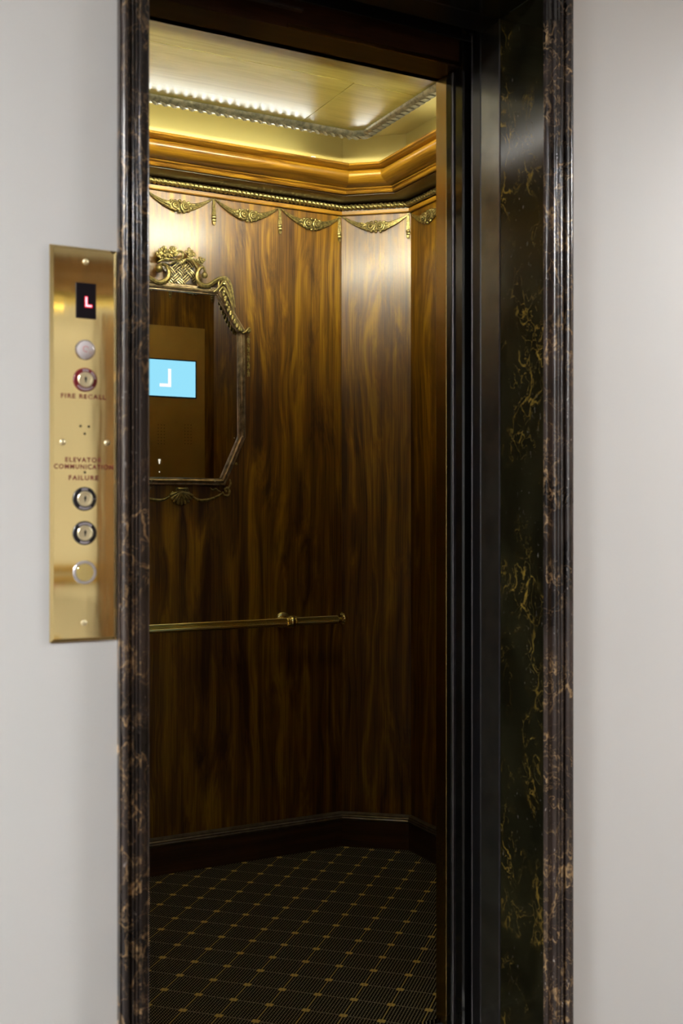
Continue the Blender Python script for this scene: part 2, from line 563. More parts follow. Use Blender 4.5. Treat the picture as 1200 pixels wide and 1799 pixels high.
for nm_, prof, mat in (('trim_fillet', fillet, 'walnut_run'), ('trim_cove', cove, 'walnut_dark'), ('trim_bead', bead, 'walnut_run'), ('trim_cornice', ovolo, 'walnut_run'), ('trim_cornice_cap', topf, 'walnut_run')):
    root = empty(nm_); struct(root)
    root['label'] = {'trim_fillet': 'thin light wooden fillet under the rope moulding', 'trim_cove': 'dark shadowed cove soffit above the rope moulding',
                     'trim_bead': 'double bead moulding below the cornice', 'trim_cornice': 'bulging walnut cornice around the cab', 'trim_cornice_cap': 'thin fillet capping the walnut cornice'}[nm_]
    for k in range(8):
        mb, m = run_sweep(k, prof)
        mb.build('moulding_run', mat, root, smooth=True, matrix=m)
# rope moulding, one twisted run per wall
root = struct(empty('trim_rope'), 'twisted gilt rope moulding under the cornice')
def rope(k, e, z, R, pitch):
    m, L = run_frame(k); mi = m.inverted()
    a = inset_corner(k, e); b = inset_corner((k + 1) % 8, e)
    a = mi @ Vector((a.x, a.y, z)); b = mi @ Vector((b.x, b.y, z))
    n = int((b - a).length / pitch * 7); rings = []
    for i in range(n + 1):
        s_ = i / n; c = a.lerp(b, s_); x = s_ * (b - a).length
        ring = []
        for j in range(14):
            th = 2 * PI * j / 14
            r = R * (.50 + .52 * abs(math.sin(th - PI * x / pitch)) ** .75)
            ring.append((c.x, c.y + r * math.cos(th), c.z + r * math.sin(th)))
        rings.append(ring)
    return MB().loft(rings, True, True), m
for k in range(8):
    mb, m = rope(k, .020, 2.4235, .0108, .0165)
    mb.build('rope_run', 'rope_gold', root, smooth='all', matrix=m)

# ---- cream cove wall, cove ceiling, ceiling island
ZC = 2.684
root = struct(empty('wall_cove'), 'cream painted cove wall above the cornice')
for k in range(8):
    mb, m = run_sweep(k, [(.03, 2.5315), (.03, ZC), (.01, ZC), (.01, 2.5315)])
    mb.build('cove_panel', 'cream_paint', root, matrix=m)
o = MB().prismz([inset_corner(i, .0) for i in range(8)], ZC, ZC + .02).build('ceiling_cove', 'cream_paint')
struct(o, 'cream cove ceiling behind the island ceiling')
ISL = .262
isl = struct(empty('ceiling'), 'gold veneered dropped ceiling of the elevator cab')
c_ = [inset_corner(i, ISL) for i in range(8)]
zb, zt = 2.622, ZC - .001
seamx = at(576, 180, 1)[0]
# seams measured on the plane z=zb
def atz(px, py, z):
    dep = (z - CAMZ) * F / (899.5 - py); tt = (px - 600) / F
    return (dep * (sn + tt * cs), dep * (cs - tt * sn))
s1 = atz(528, 210, zb); s2 = atz(628, 147, zb)
SX = (s1[0] + s2[0]) / 2; SY = s2[1]
SXL = 2 * ((XL + XR) / 2) - SX
gp = .0012
yb_, yf_ = c_[0].y, c_[4].y
P_center = [(SXL + gp, SY + gp), (SX - gp, SY + gp), (SX - gp, yb_), (SXL + gp, yb_)]
P_right = [(SX + gp, SY + gp)] + [(SX + gp, yb_), (c_[1].x, c_[1].y), (c_[2].x, c_[2].y), (c_[2].x, SY + gp)]
P_left = [(SXL - gp, SY + gp), (SXL - gp, yb_), (c_[0].x, c_[0].y), (c_[7].x, c_[7].y), (c_[7].x, SY + gp)]
P_front = [(c_[7].x, SY - gp), (c_[2].x, SY - gp), (c_[3].x, c_[3].y), (c_[4].x, c_[4].y), (c_[5].x, c_[5].y), (c_[6].x, c_[6].y)]
for P in (P_center, P_right, P_left, P_front):
    MB().prismz(P, zb, zt - .01).build('ceiling_panel', 'ceiling_veneer', isl)
MB().prismz(c_, zt - .0095, zt).build('backing_board', 'walnut_dark', isl)
# carved leaf moulding round the island
root = struct(empty('trim_leaf'), 'carved silver gilt leaf moulding edging the dropped ceiling')
lm = [(.236, 2.6215), (.238, 2.612), (.2385, 2.6095), (.243, 2.606), (.252, 2.603), (.262, 2.605), (.268, 2.6095), (.2725, 2.612), (.276, 2.6175), (.279, 2.6215)]
leafmb = MB()
ring = []
nl = 7
for i in range(nl):
    q = i / (nl - 1); w = .0062 * math.sin(PI * min(1, q * 1.05 + .05)) ** .6 + .0006
    x = (q - .5) * .036; hh = .0085 * math.sin(PI * q) + .001; cy = (q - .5) * .020
    ring.append([(x + 0, cy - w, 0), (x - .001, cy - w * .55, -hh * .75), (x, cy, -hh), (x + .001, cy + w * .55, -hh * .75), (x, cy + w, 0)])
leafmb.loft(ring, False)
leaf_me = leafmb.mesh('carved_leaf', 'silver_gold', True)
for k in range(8):
    mb, m = run_sweep(k, lm)
    mb.build('moulding_run', 'silver_gold', root, smooth=True, matrix=m)
    L = (inset_corner((k + 1) % 8, .255) - inset_corner(k, .255)).length
    if RUNS[k] in ('front_left', 'left', 'back_left'):
        continue
    n = max(2, int(L / .031)); mi = m.inverted()
    a = inset_corner(k, .2555); a = mi @ Vector((a.x, a.y, 0))
    for i in range(n):
        inst('carved_leaf', leaf_me, root, m @ T(a.x + L * (i + .5) / n, a.y, 2.6055))

# ---- hall side walls, reveal and casings
YW = 1.865
CLI, CRI = at(263, 900, 1.86)[0], at(960.5, 900, 1.86)[0]     # inner edges of casing
CLO, CRO = at(206, 900, 1.865)[0], at(1010.5, 900, 1.844)[0]
ZH = 2.392
HX0, HX1, HY, HZ = -3.0, 5.2, -2.2, 2.76
def wallobj(nm, lab, x0, x1, y0, y1, z0, z1, mat):
    return struct(MB().box(x0, x1, y0, y1, z0, z1).build(nm, mat), lab)
wallobj('wall_left', 'pale grey painted hall wall left of the elevator', HX0, CLO + .02, YW, YW + .164, 0, HZ, 'hall_paint')
wallobj('wall_right', 'pale grey painted hall wall right of the elevator', CRO - .02, HX1, YW, YW + .164, 0, HZ, 'hall_paint')
wallobj('wall_top', 'pale grey painted hall wall above the elevator frame', CLO + .0205, CRO - .0205, YW, YW + .164, ZH + .02, HZ, 'hall_paint')
wallobj('wall_hall_rear', 'painted bay of the hall wall opposite the elevator', .7, 2.75, HY - .1, HY, 0, HZ, 'hall_paint')
wallobj('wall_hall_rear_left', 'wood panelled hall wall opposite, left part', HX0, .699, HY - .1, HY, 0, HZ, 'hall_wood')  # dark wood put on unseen hall walls to dim the bounced light
wallobj('wall_hall_rear_right', 'wood panelled hall wall opposite, right part', 2.751, HX1, HY - .1, HY, 0, HZ, 'hall_wood')
wallobj('wall_hall_west', 'painted west end wall of the hall', HX0 - .1, HX0, HY, YW + .16, 0, HZ, 'hall_paint')
wallobj('wall_hall_east', 'wood panelled east end wall of the hall', HX1, HX1 + .1, HY, YW + .16, 0, HZ, 'hall_wood')
wallobj('ceiling_hall', 'white hall ceiling', HX0, HX1, HY, YW + .16, HZ, HZ + .05, 'ceiling_white')
wallobj('floor_hall', 'stone hall floor', HX0, HX1, HY, 2.03, -.05, 0, 'hall_stone')
# shaft enclosure so no light leaks
wallobj('wall_shaft_top', 'dark shaft cover above the doors', .2, 2.6, 2.03, YB + .1, 2.75, 2.8, 'black_steel')
wallobj('wall_shaft_right', 'dark shaft side', 2.45, 2.5, 2.03, YB + .1, 0, 2.75, 'black_steel')
wallobj('wall_shaft_left', 'dark shaft side', .2, .25, 2.03, YB + .1, 0, 2.75, 'black_steel')

# marble casing: profile measured from inner edge u=0 to outer edge u=w (v = protrusion from wall)
def casing_profile(w):
    k = w / .060
    p = [(0, -.006), (0, .003), (.001, .0045), (.003, .0055), (.0045, .005), (.005, .004), (.0155, .004), (.016, .0085)]
    def reed(a, b, base, pk, n=6):
        return [(a + (b - a) * i / n, base + (pk - base) * math.sin(PI * i / n) ** .7) for i in range(n + 1)]
    p += reed(.0165, .0235, .0085, .012) + reed(.0240, .0310, .009, .013) + reed(.0315, .0385, .0095, .014)
    p += [(.039, .008), (.0425, .008)]
    p += reed(.043, .0575, .012, .0215, 8)
    p += [(.058, .015), (.060, .015), (.060, -.006)]
    return [(u * k, v) for u, v in p]
frame = struct(empty('trim_marble_frame'), 'dark brown marble door frame with gold veins')
def casing(nm, xi, xo, z0, z1):
    w = abs(xo - xi); sg = 1 if xo > xi else -1
    pr = [(xi + sg * u, YW - v) for u, v in casing_profile(w)]
    zs = [z0 + (z1 - z0) * i / 6 for i in range(7)]
    return MB().loft([[(x, y, z) for x, y in pr] for z in zs], True, True).build(nm, 'marble_casing', frame, smooth=True)
casing('casing', CLI, CLO, 0, ZH + .06)['label'] = 'reeded marble casing beside the brass call panel'
casing('casing', CRI, CRO, 0, ZH + .06)['label'] = 'reeded marble casing on the right of the opening'
MB().box(CLO, CRO, YW - .016, YW + .006, ZH + .0605, ZH + .12, .003).build('head_casing', 'marble_casing', frame)
MB().box(CLI + .0005, CRI - .0005, YW - .004, YW + .006, ZH, ZH + .06, .002).build('head_casing', 'marble_casing', frame)
YS = YW + .164
MB().box(CRI + .001, CRI + .022, YW + .0065, YS, 0, ZH, .001).build('reveal_slab', 'marble_reveal', frame)['label'] = 'polished black marble reveal slab with gold veins'
MB().box(CLI - .022, CLI - .001, YW + .0065, YS, 0, ZH, .001).build('reveal_slab', 'marble_reveal', frame)
MB().box(CLI - .001, CRI + .001, YW + .0065, YS, ZH, ZH + .02, .001).build('soffit_slab', 'marble_reveal', frame)
ch = MB()
c0 = atz  # noqa
pz = lambda py: CAMZ + (899.5 - py) * (CRI * sn + (YS - .01) * cs) / F
ch.loft([[(CRI + .0005, YS - .002, .0), (CRI - .0004, YS - .004, .0), (CRI - .0004, YS - .040, .0), (CRI + .0005, YS - .045, .0)],
         [(CRI + .0005, YS - .002, .060), (CRI - .0004, YS - .004, .058), (CRI - .0004, YS - .022, .050), (CRI + .0005, YS - .026, .048)],
         [(CRI + .0005, YS - .002, .105), (CRI - .0004, YS - .004, .098), (CRI - .0004, YS - .008, .088), (CRI + .0005, YS - .010, .085)]], True, True)
ch.build('chipped_corner', 'stone_chip', frame)

# steel return of the hoistway entrance (right, left, head)
YD = 2.108
ent = struct(empty('trim_steel_frame'), 'dark steel entrance frame inside the marble')
MB().box(CRI + .003, CRI + .02, YS + .003, YD, 0, ZH, .0015).build('steel_return', 'steel', ent)
MB().box(CRI - .0005, CRI + .02, YS + .0005, YS + .0030, 0, ZH).build('edge_bead', 'grey_edge', ent)
MB().box(CLI - .02, CLI - .003, YS + .003, YD, 0, ZH, .0015).build('steel_return', 'steel', ent)
MB().box(CLI - .02, CRI + .02, YS + .003, YD, ZH + .0005, ZH + .02, .0015).build('steel_head', 'black_steel', ent)
MB().box(.3, 2.4, YD + .002, 2.155, ZH + .03, ZH + .20).build('door_track', 'black_steel', ent)
MB().box(.3, 1.50, 2.158, 2.163, ZH + .0, ZH + .20).build('track_lip', 'black_steel', ent)
MB().box(.3, 2.4, 2.165, 2.204, ZH + .045, ZH + .20).build('door_track', 'black_gloss', ent)
MB().box(.3, 2.42, YS + .001, YD + .0, ZH + .021, ZH + .30).build('head_fill', 'black_steel', ent)
MB().lathe([(.0, 0), (.018, 0), (.018, .012), (0, .012)], (1.452, 2.128, ZH + .018), 'y', 16).build('hanger_roller', 'black_gloss', ent)
# doors slid open to the right
DX = CRI + .006
d1 = struct(empty('door_1'), 'black hoistway door slid open behind the marble frame')
MB().box(DX, DX + .86, 2.113, 2.150, .008, ZH + .02, .003).build('door_panel', 'black_steel', d1)
MB().box(DX + .001, DX + .03, 2.1505, 2.154, .008, ZH + .01, .001).build('edge_guard', 'grey_edge', d1)
d2 = struct(empty('door_2'), 'glossy black cab door slid open beside the bronze jamb')
MB().box(DX + .001, DX + .86, 2.188, 2.224, .008, ZH + .02, .004).build('door_panel', 'black_gloss', d2)
MB().box(DX - .001, DX + .012, 2.229, 2.235, .008, OPZ - .005, .0015).build('edge_guard', 'grey_edge', d2)
MB().box(DX - .001, DX + .03, 2.2355, 2.2595, .008, OPZ - .005, .0015).build('rubber_edge', 'black_gloss', d2)

# ---- hall lamps in the ceiling
for i, (x, y) in enumerate([(-1.75, .9), (3.85, .9), (-2.6, .9), (4.7, .9)]):
    L_ = empty('ceiling_lamp', (x, y, HZ))
    MB().box(-.22, .22, -.22, .22, -.014, 0, .004).build('housing', 'white_plastic', L_)
    MB().box(-.20, .20, -.20, .20, -.018, -.0145, .001).build('diffuser', 'lamp_light', L_)
    tag(L_, 'square white ceiling lamp in the hall, on the %s, %s one' % (('left', 'right')[i % 2], 'inner' if i < 2 else 'outer'), 'lamp', 'hall ceiling lamps')

# ================================================================== OBJECTS
# ---- added light washing the opposite hall wall, brightens its reflection in the brass
pl_ = empty('picture_light', (1.35, HY, 2.36)); tag(pl_, 'long brass picture light on the opposite hall wall', 'lamp')
MB().lathe([(.045, 0), (.045, .008), (.02, .014), (.002, .015)], (0, 0, .03), 'y', 24).build('wall_plate', 'brass', pl_, smooth=True)
MB().tube([(0, .012, .03), (0, .20, .06), (0, .30, .045)], .008, 8).build('arm', 'brass', pl_, smooth=True)
MB().loft([[(x, .34, -.03), (x, .345, .0), (x, .325, .03), (x, .29, .045), (x, .27, .04), (x, .268, .034), (x, .29, .038), (x, .32, .025), (x, .338, .0), (x, .335, -.03)] for x in (-.62, .62)], True, True).build('shade', 'brass', pl_, smooth=True)
MB().lathe([(.017, -.6), (.017, .6)], (0, .30, .005), 'x', 12).build('lamp_tube', 'picture_glow', pl_, smooth=True)

# ---- light tubes lying on the cornice ledge
def tube_light(p, q, where, lift=.022, rad=.008, mat='tube_light'):
    p, q = Vector((*p, 2.5520)), Vector((*q, 2.5520))
    d = (q - p); L_ = d.length
    r = empty('light_tube', (p.x, p.y, 2.534), math.atan2(d.y, d.x))
    MB().box(0, L_, -.016, .016, -.0002, .006, .001).build('batten', 'white_plastic', r)
    MB().box(.002, .02, -.009, .009, .0065, lift + .010, .002).build('socket', 'white_plastic', r)
    MB().box(L_ - .02, L_ - .002, -.009, .009, .0065, lift + .010, .002).build('socket', 'white_plastic', r)
    MB().lathe([(rad, .0205), (rad, L_ - .0205)], (0, 0, lift), 'x', 12).build('lamp_tube', mat, r, smooth=True)
    tag(r, 'slim fluorescent tube on the cornice ledge along the %s' % where, 'light tube', 'cove light tubes')
E_ = .11
tube_light((.76, YB - E_), (1.76, YB - E_), 'back wall')
c1, c2 = inset_corner(1, E_), inset_corner(2, E_)
strip_pts = (c1.lerp(c2, .08), c1.lerp(c2, .92))
tube_light(tuple(strip_pts[0]), tuple(strip_pts[1]), 'angled corner panel', .015, .008, 'side_light')  # added tube, brightens the cove over the corner panel
tube_light((XR - E_, 3.27), (XR - E_, 2.55), 'right wall')
def strip_light(p, q, where, mat):
    p, q = Vector((*p, 2.532)), Vector((*q, 2.532))
    d = q - p; L_ = d.length
    r = empty('light_strip', p, math.atan2(d.y, d.x))
    MB().box(0, L_, -.004, .022, 0, .066, .001).build('housing', 'white_plastic', r)
    MB().box(.01, L_ - .01, -.009, -.0045, .014, .062, .001).build('diffuser', mat, r)
    MB().box(0, L_, -.075, -.0045, .0625, .066, .0005).build('hood', 'white_plastic', r)  # added visor, keeps the strip's light off the ceiling
    tag(r, 'tall diffuser light strip on the cornice ledge along the %s' % where, 'light strip', 'cove light strips')
strip_light((XL + .10, 2.60), (XL + .10, 3.40), 'left wall', 'side_light')
strip_light((1.85, YF + .10), (.72, YF + .10), 'front of the cab', 'wash_light')
g1, g2 = inset_corner(5, .11), inset_corner(6, .11)
strip_light(tuple(g1.lerp(g2, .06)), tuple(g1.lerp(g2, .94)), 'left front corner', 'wash_light')  # added strip, fills out the sheen on the angled panel
lp = empty('ceiling_light', ((XL + XR) / 2, 2.72, zb))
MB().box(-.60, .60, -.15, .15, -.006, -.0005, .001).build('housing', 'white_plastic', lp)
MB().box(-.585, .585, -.135, .135, -.012, -.0065, .001).build('diffuser', 'opal_light', lp)
tag(lp, 'flat opal light panel on the cab ceiling towards the door', 'lamp')

# ---- garlands and tassels
random.seed(11)
def swag_meshes(span):
    """local frame: x along wall 0..span, y negative towards cab, z down from 0"""
    out = []
    cx = span / 2; hw = .048
    def arc(x, sag=.047):
        q = (x - cx) / (span / 2 - .006)
        return -.004 - sag * (1 - abs(q) ** 1.9)
    for sg in (-1, 1):
        mb = MB()
        for j, off in enumerate((-1, 0, 1)):
            pts, rad = [], []
            for i in range(11):
                q = i / 10
                x = cx + sg * (span / 2 - .006 - q * (span / 2 - .006 - hw * .75))
                sp = .001 + .0075 * q
                pts.append((x, -.004 - .003 * q - (.002 if j == 1 else 0) * q, arc(x) + off * sp * 1.0))
                rad.append(.0018 + .0040 * q)
            mb.tube(pts, rad, 7)
        out.append(('ribbon', mb.mesh('ribbon', 'antique_gold', True)))
    mb = MB()
    zc = arc(cx) + .003
    for i in range(16):
        a = 2 * PI * i / 16
        x = cx + math.cos(a) * hw * (.90 + .12 * random.random()); z = zc + math.sin(a) * .018 * (.95 + .25 * random.random()) + .006 * (abs(math.cos(a)) ** 2)
        mb.ball((x, -.008, z), (.0068, .006, .0054), 7, 5)
    for sg in (-1, 1):
        for k in range(4):
            x = cx + sg * (.036 + .006 * k); z = zc + .004 + .002 * k + random.uniform(-.006, .006)
            mb.ball((x, -.011, z), (.005, .004, .004), 6, 4)
    mb.ball((cx, -.003, zc), (hw, .006, .017), 14, 6)
    for k in range(7):
        mb.ball((cx + random.uniform(-.012, .012), -.013, zc + random.uniform(-.014, .014)), (.004, .003, .004), 6, 4)
    out.append(('leaf_cluster', mb.mesh('leaf_cluster', 'antique_gold', True)))
    for sg in (-1, 1):
        mb = MB()
        c0 = (cx + sg * .0185, -.012, zc + .001)
        mb.torus(c0, .0145, .0034, 'y', 16, 7)
        mb.torus((c0[0], c0[1] - .005, c0[2]), .0080, .0028, 'y', 14, 7)
        mb.ball((c0[0], c0[1] - .007, c0[2]), (.0038, .004, .0038), 8, 6)
        for k in range(5):
            a = 2 * PI * k / 5 + sg
            mb.ball((c0[0] + math.cos(a) * .0135, c0[1] + .002, c0[2] + math.sin(a) * .0135), (.0045, .003, .0045), 6, 4)
        out.append(('rose', mb.mesh('rose', 'antique_gold', True)))
    return out
def tassel_meshes():
    out = []
    mb = MB()
    for j in (-1, 0, 1):
        mb.tube([(j * .0022, -.004, -.002), (j * .0032, -.005, -.030), (j * .0048, -.006, -.064)], [.0022, .0026, .0032], 7)
    out.append(('cord', mb.mesh('cord', 'antique_gold', True)))
    mb = MB()
    mb.ball((0, -.006, -.070), (.0095, .008, .0065), 9, 5)
    mb.ball((.001, -.006, -.080), (.0085, .007, .0055), 9, 5)
    out.append(('knot', mb.mesh('knot', 'antique_gold', True)))
    mb = MB()
    for j in (-1, 0, 1):
        mb.tube([(j * .003, -.005, -.083), (j * .0035, -.006, -.090), (j * .002, -.005, -.097)], [.003, .0032, .0018], 6)
    out.append(('fringe', mb.mesh('fringe', 'antique_gold', True)))
    return out
ZG = 2.3965
cache = {}
def place_set(kind, key, maker, mat4, label, group):
    r = empty(kind, matrix=mat4)
    for nm, me in cache.setdefault(key, None) or cache.__setitem__(key, maker()) or cache[key]:
        inst(nm, me, r)
    tag(r, label, 'ornament', group)
    return r
def lay(k, n, names, tnames):
    m, L = run_frame(k)
    if RUNS[k] == 'front':
        L = E[0] - OPX1
    s_ = L / n
    for i in range(n):
        if names[i]:
            place_set('garland_ornament', 'g%.3f' % s_, lambda: swag_meshes(s_), m @ T(i * s_, 0, ZG), names[i], 'gilt garlands under the rope moulding')
    for x, nm in tnames:
        place_set('tassel_ornament', 't', tassel_meshes, m @ T(x * s_, 0, ZG), nm, 'gilt tassels between the garlands')
og = 'gilt rose garland on the back wall, '
lay(0, 5, [og + 'leftmost of five, behind the marble jamb', og + 'second of five from the left', og + 'directly above the mirror crest', og + 'just right of the mirror crest', og + 'beside the angled corner panel'],
    [(1, 'gilt tassel on the back wall, hidden left of the mirror'), (2, 'gilt tassel on the back wall, upper left of the mirror crest'), (3, 'gilt tassel on the back wall, first right of the mirror crest'), (4, 'gilt tassel on the back wall, between the two right garlands'), (4.955, 'gilt tassel in the corner between back wall and angled panel')])
lay(1, 1, ['gilt rose garland on the narrow angled corner panel'], [(.962, 'gilt tassel in the corner between angled panel and right wall')])
lay(2, 4, ['gilt rose garland on the right wall, cut by the bronze jamb', 'gilt rose garland on the right wall, second from the back corner', 'gilt rose garland on the right wall, third from the back corner', 'gilt rose garland on the right wall, nearest the door side'],
    [(1, 'gilt tassel on the right wall, first from the back'), (2, 'gilt tassel on the right wall, middle one'), (3, 'gilt tassel on the right wall, nearest the door side')])
lay(3, 1, ['gilt rose garland on the angled panel by the operating panel'], [(.045, 'gilt tassel in the right front corner of the cab')])
lay(4, 2, ['gilt rose garland above the operating panel, seen in the mirror', 'gilt rose garland above the operating panel, nearest the opening'],
    [(.05, 'gilt tassel right of the operating panel, seen in the mirror'), (1, 'gilt tassel above the middle of the operating panel')])

# ---- mirror
XM = 1.276
mir = empty('wall_mirror', (XM, YB, 0))
tag(mir, 'octagonal gilt mirror with carved basket crest on the back wall', 'mirror')
YM = 3.662
def ml(px, py, d=0.0):
    x, y, z = at(px, py, YM - d)
    return (x - XM, -(YB - YM) - d, z)
def q2(px, py):
    x, y, z = at(px, py, YM); return (x - XM, z)
oTR, oR1, oR2, oBR = q2(388, 506), q2(431, 579), q2(432, 769), q2(396, 853)
zt_, zb_ = oTR[1], oBR[1]
octo = [(-oTR[0], zt_), oTR, oR1, oR2, oBR, (-oBR[0], zb_), (-oR2[0], oR2[1]), (-oR1[0], oR1[1])]
def oct_inset(w):
    out = []
    for i in range(8):
        p0, p1, p2 = Vector(octo[i - 1]), Vector(octo[i]), Vector(octo[(i + 1) % 8])
        d1, d2 = (p1 - p0).normalized(), (p2 - p1).normalized()
        n1, n2 = Vector((d1.y, -d1.x)), Vector((d2.y, -d2.x))
        out.append(p1 + (n1 + n2) / (1 + n1.dot(n2)) * w)
    return out
FP = [(0, 0), (0, -.016), (.002, -.020), (.005, -.020), (.006, -.017), (.008, -.017), (.011, -.025), (.016, -.027), (.021, -.024), (.0225, -.018), (.025, -.018), (.026, -.012), (.026, 0)]
rings = [[(p.x, y, p.y) for p in oct_inset(w)] for w, y in FP]
for i in range(8):
    j = (i + 1) % 8
    r0 = [rings[k][i] for k in range(len(FP))]; r1 = [rings[k][j] for k in range(len(FP))]
    MB().loft([r0, r1], True, True).build('frame_rail', 'frame_gold', mir, smooth=True)
gl = [(p.x, p.y) for p in oct_inset(.0255)]
MB().prism(gl, -.0085, -.0035).build('glass', 'mirror_glass', mir)
# crest: woven basket panel
D0 = .006
bk = MB()
poly = [q2(293, 495), q2(297, 468), q2(308, 459), q2(333, 458), q2(345, 466), q2(348, 498)]
bk.prism(poly, -.005, -.001)
bk.build('basket_back', 'dark_moulding', mir)
def inside(p, poly):
    c = False
    for i in range(len(poly)):
        a, b = poly[i - 1], poly[i]
        if (a[1] > p[1]) != (b[1] > p[1]) and p[0] < (b[0] - a[0]) * (p[1] - a[1]) / (b[1] - a[1]) + a[0]:
            c = not c
    return c
weave = MB()
cell = .026; ca = math.cos(PI / 4)
x0_, z0_ = q2(320, 478)
for i in range(-7, 8):
    for j in range(-7, 8):
        u, v = i * cell, j * cell
        px_, pz_ = x0_ + (u - v) * ca, z0_ + (u + v) * ca
        if not inside((px_, pz_), poly):
            continue
        for k in (-1, 0, 1):
            if (i + j) % 2:
                a0, a1 = (u - cell * .55, v + k * cell * .3), (u + cell * .55, v + k * cell * .3)
            else:
                a0, a1 = (u + k * cell * .3, v - cell * .55), (u + k * cell * .3, v + cell * .55)
            pts = []
            for q in (0, .5, 1):
                uu, vv_ = a0[0] + (a1[0] - a0[0]) * q, a0[1] + (a1[1] - a0[1]) * q
                pts.append((x0_ + (uu - vv_) * ca, -.012 - .0035 * (1 - (2 * q - 1) ** 2), z0_ + (uu + vv_) * ca))
            weave.tube(pts, [.0018, .0027, .0018], 6)
weave.build('basket_weave', 'weave_gold', mir, smooth=True)
def smooth_pts(P, n=5):
    out = []
    for i in range(len(P) - 1):
        p0, p1, p2, p3 = [Vector(P[max(0, min(len(P) - 1, i + k))]) for k in (-1, 0, 1, 2)]
        for j in range(n):
            t_ = j / n
            out.append(.5 * ((2 * p1) + (p2 - p0) * t_ + (2 * p0 - 5 * p1 + 4 * p2 - p3) * t_ ** 2 + (3 * p1 - p0 - 3 * p2 + p3) * t_ ** 3))
    out.append(Vector(P[-1]))
    return out
def scroll(name, pxs, r0, r1, r2, depth=.008, mat='antique_gold', ball=None, flat=.9):
    P = smooth_pts([ml(x, y, depth) for x, y in pxs])
    n = len(P)
    rad = [(r0 + (r1 - r0) * min(1, 2 * i / n)) if i < n / 2 else (r1 + (r2 - r1) * (2 * i / n - 1)) for i in range(n)]
    mb = MB().tube(P, rad, 8, flat)
    # carved ridge line along the scroll
    mb.tube([p + Vector((0, -rad[i] * .75 * flat, 0)) for i, p in enumerate(P)], [r * .35 for r in rad], 5)
    if ball:
        c = ml(ball[0], ball[1], depth + .003)
        mb.ball(c, (ball[2], ball[2] * .9, ball[2]), 12, 8)
    return mb.build(name, mat, mir, smooth=True)
# C scrolls each side of the basket
def mirror_px(pts):      # reflect about the mirror axis in wall space
    out = []
    for x, y in pts:
        p = at(x, y, YM); xx = 2 * XM - p[0]; dep = xx * sn + YM * cs
        out.append((600 + F * (xx * cs - YM * sn) / dep, 899.5 - F * (p[2] - CAMZ) / dep))
    return out
CR = [(360, 478), (358, 470), (351, 472), (346, 483), (348, 494), (355, 501), (366, 502), (374, 497), (383, 491), (391, 489), (396, 494), (393, 500)]
scroll('c_scroll', CR, .004, .0092, .0058, ball=(359.5, 483.5, .0115))
CL = [(279, 466), (285, 464), (293, 468), (297, 478), (295, 489), (287, 495), (277, 496), (268, 491), (258, 485), (250, 484)]
scroll('c_scroll', CL, .004, .0102, .0058, ball=(279.5, 471.5, .0145))
# acanthus on the upper corners (right visible, left mirrored)
for mirrored in (False, True):
    f = mirror_px if mirrored else (lambda p: p)
    for pts in ([(384, 506), (386, 492), (395, 487), (402, 493), (407, 505), (410, 520), (413, 540)],
                [(388, 503), (392, 495), (399, 500), (405, 515), (408, 530), (412, 548)],
                [(386, 512), (392, 505), (398, 512), (404, 525), (409, 542)],
                [(376, 513), (384, 506), (389, 498)]):
        scroll('acanthus_leaf', f(pts), .003, .0052, .0015, depth=.012, flat=.6)
    pts = [(391, 510), (396, 528), (402, 545), (409, 560), (417, 574), (424, 582)]
    P = smooth_pts([ml(x, y, .014) for x, y in f(pts)], 4)
    mb = MB()
    for i, p in enumerate(P[1:-1]):
        mb.ball(p + Vector(((-1) ** i * .0025, -.004, 0)), (.0062, .005, .0085), 7, 5)
    mb.build('husk_garland', 'antique_gold', mir, smooth=True)
    # shoulder knot and bell-flower drop beside the vertical rail
    scroll('shoulder_scroll', f([(426, 586), (432, 583), (437, 577), (439, 581), (436, 586)]), .004, .0055, .003, depth=.010, ball=(*f([(437.5, 582)])[0], .007))
    for i, (a, b) in enumerate([(590, 604), (606, 619), (621, 634), (636, 648), (650, 662)]):
        p0, p1 = ml(*f([(436.3, a)])[0], .006), ml(*f([(436.3, b)])[0], .006)
        mb = MB(); v0 = Vector(p0); v1 = Vector(p1)
        for s_ in (-1, 1):
            o_ = Vector((s_ * .003, 0, 0))
            mb.tube([v0, v0.lerp(v1, .4) + o_ * .8, v1 + o_ * .9], [.0012, .0034, .002], 6)
        mb.ball(v0.lerp(v1, .05), (.0036, .0036, .0028), 7, 4)
        mb.build('bell_flower', 'antique_gold', mir, smooth=True)
# crest leaf bands and flowers
scroll('leaf_band', [(277, 461), (285, 457), (297, 456), (308, 458), (316, 462)], .002, .0055, .002, depth=.012, flat=.7)
scroll('leaf_band', [(312, 466), (322, 461), (327, 456), (337, 457), (343, 464), (348, 472)], .002, .0055, .003, depth=.012, flat=.7)
scroll('leaf_band', [(327, 457), (338, 455), (348, 461), (356, 466)], .002, .0050, .003, depth=.010, flat=.7)
scroll('ribbon_curl', [(306, 455), (314, 458), (321, 452), (321, 444), (315, 441), (309, 446), (311, 450)], .003, .005, .002, depth=.014)
scroll('leaf', [(319, 474), (322, 468), (326, 464)], .001, .004, .0012, depth=.016, flat=.5)
scroll('leaf', [(325, 468), (330, 473), (334, 478)], .001, .004, .0012, depth=.016, flat=.5)
scroll('leaf', [(298, 465), (303, 462), (308, 461)], .001, .004, .0012, depth=.016, flat=.5)
random.seed(5)
